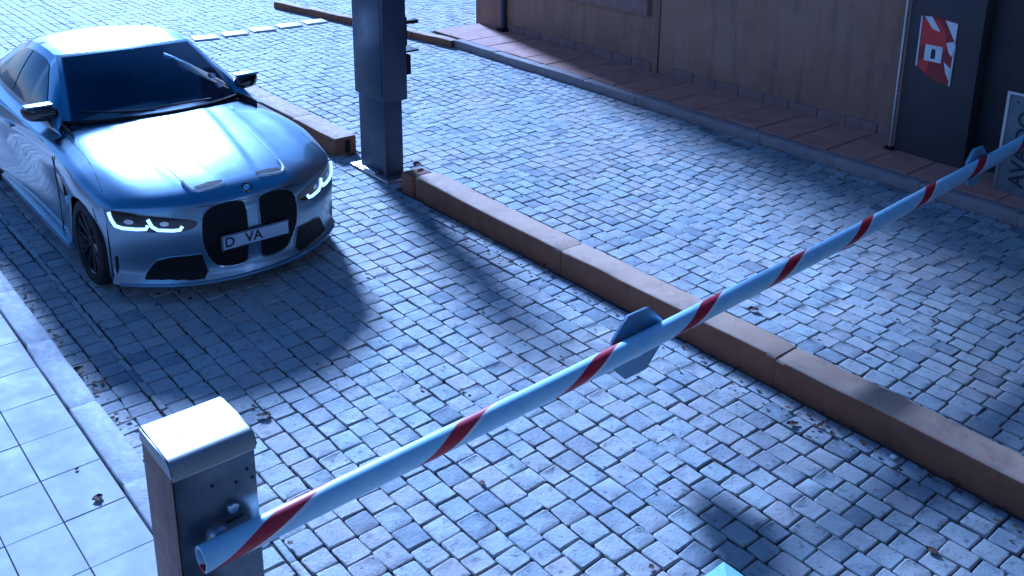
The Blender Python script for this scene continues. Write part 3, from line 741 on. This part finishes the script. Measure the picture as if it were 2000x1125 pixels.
# headlights
hl = smooth_poly([(.38, .615), (.42, .645), (.56, .672), (.70, .695), (.80, .715), (.868, .722), (.874, .675), (.862, .61), (.80, .585), (.68, .568), (.55, .56), (.44, .572)], 1)
def ell(c, pts): return [(c[0]+a, c[1]+b) for a, b in pts]
for sg in (1, -1):
    poly = hl if sg > 0 else mir(hl)
    h = decal('headlight', poly, hit_front, MAT['black_gloss'], car, .005)
    for pts in ([(.868, .708), (.862, .66), (.845, .612), (.81, .597), (.74, .592), (.69, .594), (.678, .620)], [(.672, .665), (.655, .612), (.625, .586), (.54, .578), (.50, .581), (.485, .605)]):
        rim_tube('daylight_strip', [(sg*a, b) for a, b in pts], hit_front, .0125, MAT['lens'], h, False, .008, 8)
    for cc in ((.775, .645), (.585, .630)):
        pj = [(sg*cc[0]+.026*math.cos(q), cc[1]+.018*math.sin(q)) for q in np.linspace(0, 2*math.pi, 14)[:-1]]
        decal('projector', pj, hit_front, MAT['chrome'], h, .008, 2)
# number plate
fp = hit_front(0, .44)[0].x - .03
pl = empty('number_plate', (fp, 0, .445)); pl.parent = car
box('plate', -.004, .004, -.262, .262, -.058, .058, MAT['plate_white'], pl, .003)
for y0, y1, z0, z1 in ((-.26, .26, -.056, -.050), (-.26, .26, .050, .056), (-.26, -.254, -.0495, .0495), (.254, .26, -.0495, .0495)):
    box('plate_border', -.0065, -.004, y0, y1, z0, z1, MAT['ink'], pl, 0)
tf = frame((-.0052, 0, 0), (0, -1, 0), (0, 0, 1))
text_mesh('D', .105, MAT['ink'], 'lettering', pl, tf @ Matrix.Translation((-.205, 0, 0)))
text_mesh('VA', .105, MAT['ink'], 'lettering', pl, tf @ Matrix.Translation((-.02, 0, 0)))
box('plate_holder', .004, .03, -.265, .265, -.061, .061, MAT['black'], pl, .003)
# emblem
ep, en = hit_top(.085, 0)
q = en.to_track_quat('Z', 'X').to_matrix().to_4x4(); em_f = Matrix.Translation(ep + en*.003) @ q
eb = lathe('emblem', [(.0, .004), (.028, .004), (.029, .007), (.040, .007), (.041, .0)], em_f, [MAT['black_gloss']], car, 28)
lathe('emblem_ring', [(.0395, .004), (.0415, .009), (.0435, .004)], em_f, MAT['chrome'], eb, 28)
for k in range(4):
    bm = bmesh.new(); vs_ = [bm.verts.new(em_f @ Vector((0, 0, .0055)))] + [bm.verts.new(em_f @ Vector((.027*math.cos(a), .027*math.sin(a), .0055))) for a in np.linspace(k*math.pi/2, (k+1)*math.pi/2, 7)]
    bm.faces.new(vs_); link('emblem_quarter', bm_mesh('emblem_quarter', bm), MAT['white'] if k % 2 else MAT['plate'], eb)
TRIM = plain('vent_trim', (.80, .82, .84), .4)
# hood vents with bright trims, crease lines and shut lines
for sg in (1, -1):
    vt = [(.175, .135*sg), (.215, .13*sg), (.235, .23*sg), (.23, .33*sg), (.19, .335*sg), (.18, .23*sg)]
    d = decal('hood_vent', vt, hit_top, MAT['black'], car, .003, 3)
    pts = [(.33, .375*sg), (.26, .37*sg), (.20, .355*sg), (.172, .325*sg), (.165, .28*sg), (.16, .21*sg), (.16, .15*sg), (.165, .135*sg)]
    rim_tube('vent_trim', pts, hit_top, .012, TRIM, d, False, .005, 8)
    rim_tube('vent_crease', [(.33, .375*sg), (.5, .385*sg), (.75, .40*sg), (1.0, .41*sg)], hit_top, .004, MAT['paint'], d, False, .001, 6)
    sh = [(u, sg*t) for u, t in ((.62, .845), (.8, .82), (1.0, .80), (1.2, .79), (1.4, .785), (1.5, .78))]
    rim_tube('hood_gap', sh, hit_top, .0035, MAT['black'], car, False, -.001, 5)
    cr = [(u, sg*(.33+.03*u)) for u in (.2, .5, .8, 1.1, 1.4)]

seam = [fas_pt(t, .728) for t in np.linspace(-.37, .37, 25)]
tube('hood_seam', [p + Vector((-.002, 0, .004)) for p in seam], .0028, MAT['black'], car, 5)
for sg in (1, -1):
    tube('bumper_seam', [Vector((.47+.02*k, sg*(.945+.004*k), z)) for k, z in enumerate((.64, .69, .74))], .003, MAT['black'], car, 5)
# greenhouse
def lerp(a, b, k): return a+(b-a)*k
def ws_pt(a, k):      # windshield, a in -1..1 across, k 0 base..1 top
    b = np.array([1.52+.34*a*a, .725*a, 1.05-.045*a*a]); t = np.array([2.36+.13*a*a, .565*a, 1.445-.035*a*a])
    p = lerp(b, t, k); p[2] += .035*math.sin(math.pi*k); p[0] -= .02*math.sin(math.pi*k); return p
def roof_pt(a, k):    # k 0 front..1 rear
    s = lerp(2.36+.13*a*a, 3.50-.05*a*a, k); h = float(ip(k, [0, .25, .5, .75, 1], [1.445, 1.472, 1.473, 1.452, 1.415]))
    return np.array([s, a*float(ip(k, [0, .5, 1], [.565, .57, .53])), h-.035*a*a-.012*max(0, abs(a)-.85)/.15])
def rw_pt(a, k):      # rear window from roof to boot
    t = roof_pt(a, 1.0); b = np.array([4.22-.1*a*a, .66*a, 1.065-.04*a*a]); p = lerp(t, b, k); p[2] += .03*math.sin(math.pi*k); return p
def grid_mesh(fn, na, nk, a0=-1, a1=1, k0=0, k1=1, off=0):
    V = []; F = []
    for i in range(nk+1):
        for j in range(na+1): V.append(fn(lerp(a0, a1, j/na), lerp(k0, k1, i/nk)))
    for i in range(nk):
        for j in range(na): F.append((i*(na+1)+j, i*(na+1)+j+1, (i+1)*(na+1)+j+1, (i+1)*(na+1)+j))
    return V, F
BELT = ([1.50, 1.83, 2.3, 2.9, 3.4, 3.9, 4.30], [.80, .835, .845, .845, .83, .77, .68]); BELTZ = ([1.50, 1.83, 2.3, 2.9, 3.4, 3.9, 4.30], [.955, .965, .97, .98, .99, 1.01, 1.03])
def rail(k):   # k 0..1 along the side top line: A pillar, roof rail, C pillar
    if k < .3: return ws_pt(1, k/.3)
    if k < .7: return roof_pt(1, (k-.3)/.4)
    return rw_pt(1, (k-.7)/.3)
def belt(k):
    s = lerp(1.62, 4.30, k); return np.array([s, float(ip(s, *BELT)), float(ip(s, *BELTZ))])
def side_pt(k, v):
    r_ = rail(k); b = belt(k); p = lerp(b, r_, v); p[1] += .03*math.sin(math.pi*v); return p
# mirrored bodies
GV, GF = [], []
def addg(V, F, flip=False):
    b = len(GV); GV.extend([tuple(map(float, v)) for v in V]); GF.extend([tuple(b+i for i in (f[::-1] if flip else f)) for f in F])
for a0, a1, k0, k1 in ((-1, -.93, 0, 1), (.93, 1, 0, 1), (-.93, .93, .94, 1)):
    V, F = grid_mesh(ws_pt, 4 if a1-a0 < .5 else 20, 10 if k0 == 0 else 2, a0, a1, k0, k1); addg(V, F)
V, F = grid_mesh(roof_pt, 20, 14); addg(V, F)
V, F = grid_mesh(rw_pt, 20, 10); addg(V, F)
V, F = grid_mesh(lambda k, v: side_pt(k, v), 60, 10, 0, 1, 0, 1); addg(V, F); addg([(p[0], -p[1], p[2]) for p in V], F, True)
V, F = grid_mesh(lambda k, v: lerp(belt(k)+np.array([0, .075, -.03]), belt(k), v), 60, 3, 0, 1, 0, 1)
addg(V, F); addg([(p[0], -p[1], p[2]) for p in V], F, True)
gm = mesh_from('cabin_shell', GV, GF); bm = bmesh.new(); bm.from_mesh(gm); bmesh.ops.remove_doubles(bm, verts=bm.verts, dist=.004); bmesh.ops.recalc_face_normals(bm, faces=bm.faces); bm.to_mesh(gm); bm.free()
link('roof', gm, MAT['paint'], car, smooth=40)
def offset_patch(name, fn, na, nk, a0, a1, k0, k1, off, mat, parent, mirror=False):
    V, F = grid_mesh(fn, na, nk, a0, a1, k0, k1)
    if mirror: V = [np.array([p[0], -p[1], p[2]]) for p in V]
    me = mesh_from(name, V, F); bm = bmesh.new(); bm.from_mesh(me); bmesh.ops.recalc_face_normals(bm, faces=bm.faces); bm.normal_update()
    c = Vector((2.6, 0, .9)); 
    for v in bm.verts:
        n_ = v.normal
        if n_.dot(v.co-c) < 0: n_ = -n_
        v.co += n_*off
    bm.to_mesh(me); bm.free(); return link(name, me, mat, parent, smooth=60)
wsn = offset_patch('windshield', ws_pt, 20, 10, -.945, .945, -.02, .955, .005, MAT['glass_clear'], car)
V = [(1.6, -.70, .98), (1.6, .70, .98), (1.75, -.72, .5), (1.75, .72, .5), (4.1, -.66, .5), (4.1, .66, .5), (4.1, -.62, 1.0), (4.1, .62, 1.0), (2.3, -.77, 1.0), (2.3, .77, 1.0)]
link('cabin_floor', mesh_from('cabin_floor', [(1.5, -.72, .5), (4.1, -.66, .5), (4.1, .66, .5), (1.5, .72, .5), (1.5, -.76, 1.0), (4.1, -.64, 1.0), (4.1, .64, 1.0), (1.5, .76, 1.0)], [(0, 1, 2, 3), (0, 4, 5, 1), (3, 2, 6, 7), (1, 5, 6, 2)]), MAT['trim_dark'], car)
box('dashboard', 1.72, 2.12, -.72, .72, .80, .985, MAT['trim_dark'], car, .04, 3)
for t in (-.37, .37):
    st = box('seat', 2.86, 3.04, t-.24, t+.24, .5, 1.13, MAT['seat_cloth'], car, .06, 3); box('headrest', 2.93, 3.04, t-.13, t+.13, 1.14, 1.29, MAT['seat_cloth'], st, .04, 3)
bm = bmesh.new(); add_tube(bm, [(2.27+.07*math.cos(q), -.37+.18*math.sin(q), .95+.165*math.cos(q)) for q in np.linspace(0, 2*math.pi, 25)], .014, 6); link('steering_wheel', bm_mesh('steering_wheel', bm), MAT['trim_dark'], car, smooth=60)
box('rear_mirror', 2.33, 2.36, -.12, .12, 1.31, 1.37, MAT['black'], car, .01)
offset_patch('rear_window', rw_pt, 16, 8, -.9, .9, .05, .93, .005, MAT['glass'], car)
def sw(k, v):   # side window param -> rounded region
    return side_pt(k, v)
def side_glass(k0, k1, mirror, lo, hi):
    V = []; F = []; na, nk = 26, 8
    for i in range(nk+1):
        for j in range(na+1):
            k = lerp(k0, k1, j/na); v = lerp(lo(k), hi(k), i/nk); p = side_pt(k, v); V.append(p if not mirror else np.array([p[0], -p[1], p[2]]))
    for i in range(nk):
        for j in range(na): F.append((i*(na+1)+j, i*(na+1)+j+1, (i+1)*(na+1)+j+1, (i+1)*(na+1)+j))
    me = mesh_from('side_window', V, F); bm = bmesh.new(); bm.from_mesh(me); bmesh.ops.recalc_face_normals(bm, faces=bm.faces); bm.normal_update()
    for v in bm.verts:
        n_ = v.normal; n_ = -n_ if n_.y*v.co.y < 0 else n_; v.co += n_*.005
    bm.to_mesh(me); bm.free(); return link('side_window', me, MAT['glass'], car, smooth=60)
lo = lambda k: .10
def hi_f(k): return float(np.interp(k, [.06, .12, .2, .3, .36, .49], [.16, .40, .66, .84, .88, .88]))
def hi_r(k): return float(np.interp(k, [.50, .6, .68, .76, .80], [.88, .86, .76, .45, .14]))
for mr in (False, True):
    side_glass(.06, .49, mr, lo, hi_f); side_glass(.505, .80, mr, lo, hi_r)
# things seen through / on the windscreen
def ws_off(a, k, o=.009): 
    p = Vector(ws_pt(a, k)); return p + Vector((-.55, 0, .83))*o
def strip(name, pts, wdt, mat, parent):
    bm = bmesh.new(); add_tube(bm, [ws_off(a, k) for a, k in pts], wdt, 6); return link(name, bm_mesh(name, bm), mat, parent, smooth=40)
strip('wiper', [(-.55, .02), (-.1, .045), (.5, .03)], .008, MAT['black'], car)
strip('wiper', [(.15, .02), (.5, .05), (.86, .09)], .008, MAT['black'], car)
bm = bmesh.new(); add_tube(bm, [Vector(ws_pt(a, -.01)) + Vector((-.02, 0, -.012)) for a in np.linspace(-.97, .97, 25)], .02, 8); link('cowl', bm_mesh('cowl', bm), MAT['black'], car, smooth=40)
def disc(a, k, r_, mat):
    c = ws_off(a, k, .0075); nrm = Vector((-.55, 0, .83)); qq = nrm.to_track_quat('Z', 'Y').to_matrix().to_4x4()
    lathe('licence_disc', [(0, .0), (r_*.6, 0), (r_*.62, .0015), (r_, .0015), (r_, 0)], Matrix.Translation(c) @ qq, mat, wsn, 18)
disc(-.80, .30, .035, MAT['paper']); disc(-.80, .16, .032, MAT['paper'])
# mirrors
for sg in (1, -1):
    bm = bmesh.new(); bmesh.ops.create_uvsphere(bm, u_segments=20, v_segments=12, radius=1)
    for v in bm.verts:
        x, y, z = v.co; sq = lambda q: math.copysign(abs(q)**.7, q)
        v.co = Vector((sq(x)*.075 + .05*y, sq(y)*.125, sq(z)*.068 + .01*y))
    mo = link('door_mirror', bm_mesh('door_mirror', bm), MAT['black_gloss'], car, (1.97, sg*.87, 1.075), smooth=180)
    if sg < 0: mo.scale = (1, -1, 1)
    tube('mirror_stalk', [(0.0, -.12, -.10), (0, -.05, -.045)], .022, MAT['black'], mo, 8)
    box('mirror_cap', -.05, .05, -.095, .11, .052, .074, MAT['paint'], mo, .01)
# door handles, door gap, side skirt, underbody
for sg in (1, -1):
    yy = sg*.925
    box('side_skirt', 1.30, 3.30, min(yy-.03, yy+.03), max(yy-.03, yy+.03), .125, .19, plain('skirt_paint', (.30, .38, .48), .25, .3, coat=1), car, .015)
    bm = bmesh.new(); add_tube(bm, [(1.52, sg*.918, .2), (1.49, sg*.922, .5), (1.53, sg*.925, .84)], .004, 5); link('door_gap', bm_mesh('door_gap', bm), MAT['black'], car)
    box('door_handle', 2.72, 2.94, min(sg*.91, sg*.945), max(sg*.91, sg*.945), .775, .80, MAT['paint'], car, .008)
    box('fender_vent', 1.28, 1.42, min(sg*.915, sg*.94), max(sg*.915, sg*.94), .58, .74, MAT['black_gloss'], car, .01)
bm = bmesh.new(); add_box(bm, .50, 4.5, -.55, .55, .14, .62, .03, 1)
add_box(bm, 1.26, 3.33, -.86, .86, .13, .86, .02, 1)
link('underbody', bm_mesh('underbody', bm), MAT['black'], car, smooth=35)
# wheels
def wheel(s, t):
    sg = 1 if t > 0 else -1
    ax = Matrix.Translation((0, 0, 0)) @ Matrix.Rotation(R(-90)*sg, 4, 'X')
    wroot = bpy.data.objects.new('wheel', None); col.objects.link(wroot); wroot.parent = car; wroot.location = (s, t, .335); wroot.empty_display_size = .1
    lathe('tyre', [(.245, -.12), (.30, -.13), (.325, -.115), (.335, -.08), (.335, .08), (.325, .115), (.30, .13), (.25, .125), (.245, .10)], ax, MAT['rubber'], wroot, 48)
    lathe('rim', [(.245, .11), (.238, .118), (.228, .105), (.22, .02), (.0, .015)], ax, MAT['rim'], wroot, 40)
    lathe('brake_disc', [(.06, .035), (.19, .035), (.19, .02)], ax, MAT['chrome'], wroot, 32)
    bm = bmesh.new()
    for k in range(10):
        a = 2*math.pi*k/10
        for da in (-.09, .09):
            p0 = Vector((.045*math.cos(a), .045*math.sin(a), .085)); p1 = Vector((.23*math.cos(a+da), .23*math.sin(a+da), .105))
            add_tube(bm, [ax @ p0, ax @ p1], .011, 5)
    link('spokes', bm_mesh('spokes', bm), MAT['rim'], wroot, smooth=40)
    lathe('hub_cap', [(0, .10), (.04, .10), (.055, .085), (.055, .02)], ax, MAT['rim'], wroot, 20)
for s in (WF, WR):
    for t in (.805, -.805): wheel(s, t)

# ------------------------------------------------------------------ litter
def leaf_mesh(seed):
    r_ = np.random.default_rng(seed); n = 9; V = []; F = []
    for i in range(n):
        k = i/(n-1); w_ = .34*math.sin(math.pi*k**.8)*(.8+.4*r_.random()); z = .06*math.sin(k*3+seed) + .06
        V += [(k-.5, -w_, z+.14*r_.random()), (k-.5, 0, z*.6), (k-.5, w_, z+.2*r_.random())]
    for i in range(n-1):
        for j in range(2): F.append((i*3+j, i*3+j+1, i*3+j+4, i*3+j+3))
    return mesh_from('leaf', V, F)
def ground_at(u, v, z):
    d = np.array(fw) + (u-PX)/F_PX*np.array(rt) - (v-PY)/F_PX*np.array(up); t = (z-CAMH)/d[2]; return d[0]*t, d[1]*t
big = [((192, 975), .105, .07, 'curled dead leaf on the cream tiles left of the barrier cabinet'),
       ((515, 812), .01, .085, 'dark curled leaf on the cobbles just right of the barrier cabinet cap'),
       ((1548, 828), .01, .08, 'dead leaf on the near cobbles beside the long divider kerb, below the barrier arm'),
       ((1820, 1075), .01, .07, 'dark leaf on the cobbles in the bottom right corner'),
       ((152, 722), .01, .08, 'dark leaf on the cobbles along the left pavement kerb'),
       ((215, 822), .01, .08, 'dark leaf on the cobbles between the left kerb and the barrier cabinet'),
       ((815, 322), .215, .12, 'dark crumpled scrap lying on the divider kerb end beside the ticket post'),
       ((1470, 605), .01, .09, 'dark scrap on the right lane against the divider kerb, just past the barrier arm'),
       ((150, 917), .105, .03, 'tiny dark crumb on a cream tile above the curled leaf')]
for i, ((u, v), z, sz, lab) in enumerate(big):
    me = leaf_mesh(i); o = link('leaf' if 'scrap' not in lab and 'crumb' not in lab else ('scrap' if 'scrap' in lab else 'crumb'), me, MAT['leaf'], None, (*ground_at(u, v, z), z), (0, 0, rng.uniform(0, 6))); o.scale = (sz, sz, sz*.8)
    tag(o, lab, 'leaf' if 'scrap' not in lab and 'crumb' not in lab else 'litter', 'litter on the paving')
sp_ = box('bottle_cap', -.018, .018, -.018, .018, 0, .014, MAT['white'], None, .006); sp_.location = (*ground_at(1745, 895, .005), .006)
tag(sp_, 'small round white cap on the cobbles at the foot of the divider kerb', 'bottle cap')
# leaf crumbs in the gutters
V = []; F = []
def crumbs(n, f):
    for _ in range(n):
        x, y = f(); s_ = rng.uniform(.008, .028); b = len(V); a = rng.uniform(0, 6.3); lift = rng.uniform(0, .012)
        for k in range(5):
            q = a + k*1.2566; rr = s_*rng.uniform(.5, 1.2); V.append((x+rr*math.cos(q), y+rr*math.sin(q)*.7, .006 + lift + rng.uniform(0, .008)))
        F.append(tuple(b+k for k in range(5)))
crumbs(60, lambda: (rng.uniform(3, 9), -1.37-abs(rng.normal(0, .07))))
crumbs(230, lambda: (rng.uniform(1, 7.6), -4.72+abs(rng.normal(0, .14))))
crumbs(120, lambda: (rng.uniform(1, 7.6), -5.0-abs(rng.normal(0, .05))))
crumbs(160, lambda: (rng.uniform(2, 12), -8.64+abs(rng.normal(0, .12))))
crumbs(110, lambda: (rng.uniform(1.5, 8), rng.uniform(-8, -1.5)))
tag(link('leaf_litter', mesh_from('leaf_litter', V, F), MAT['leaf']), kind='stuff')
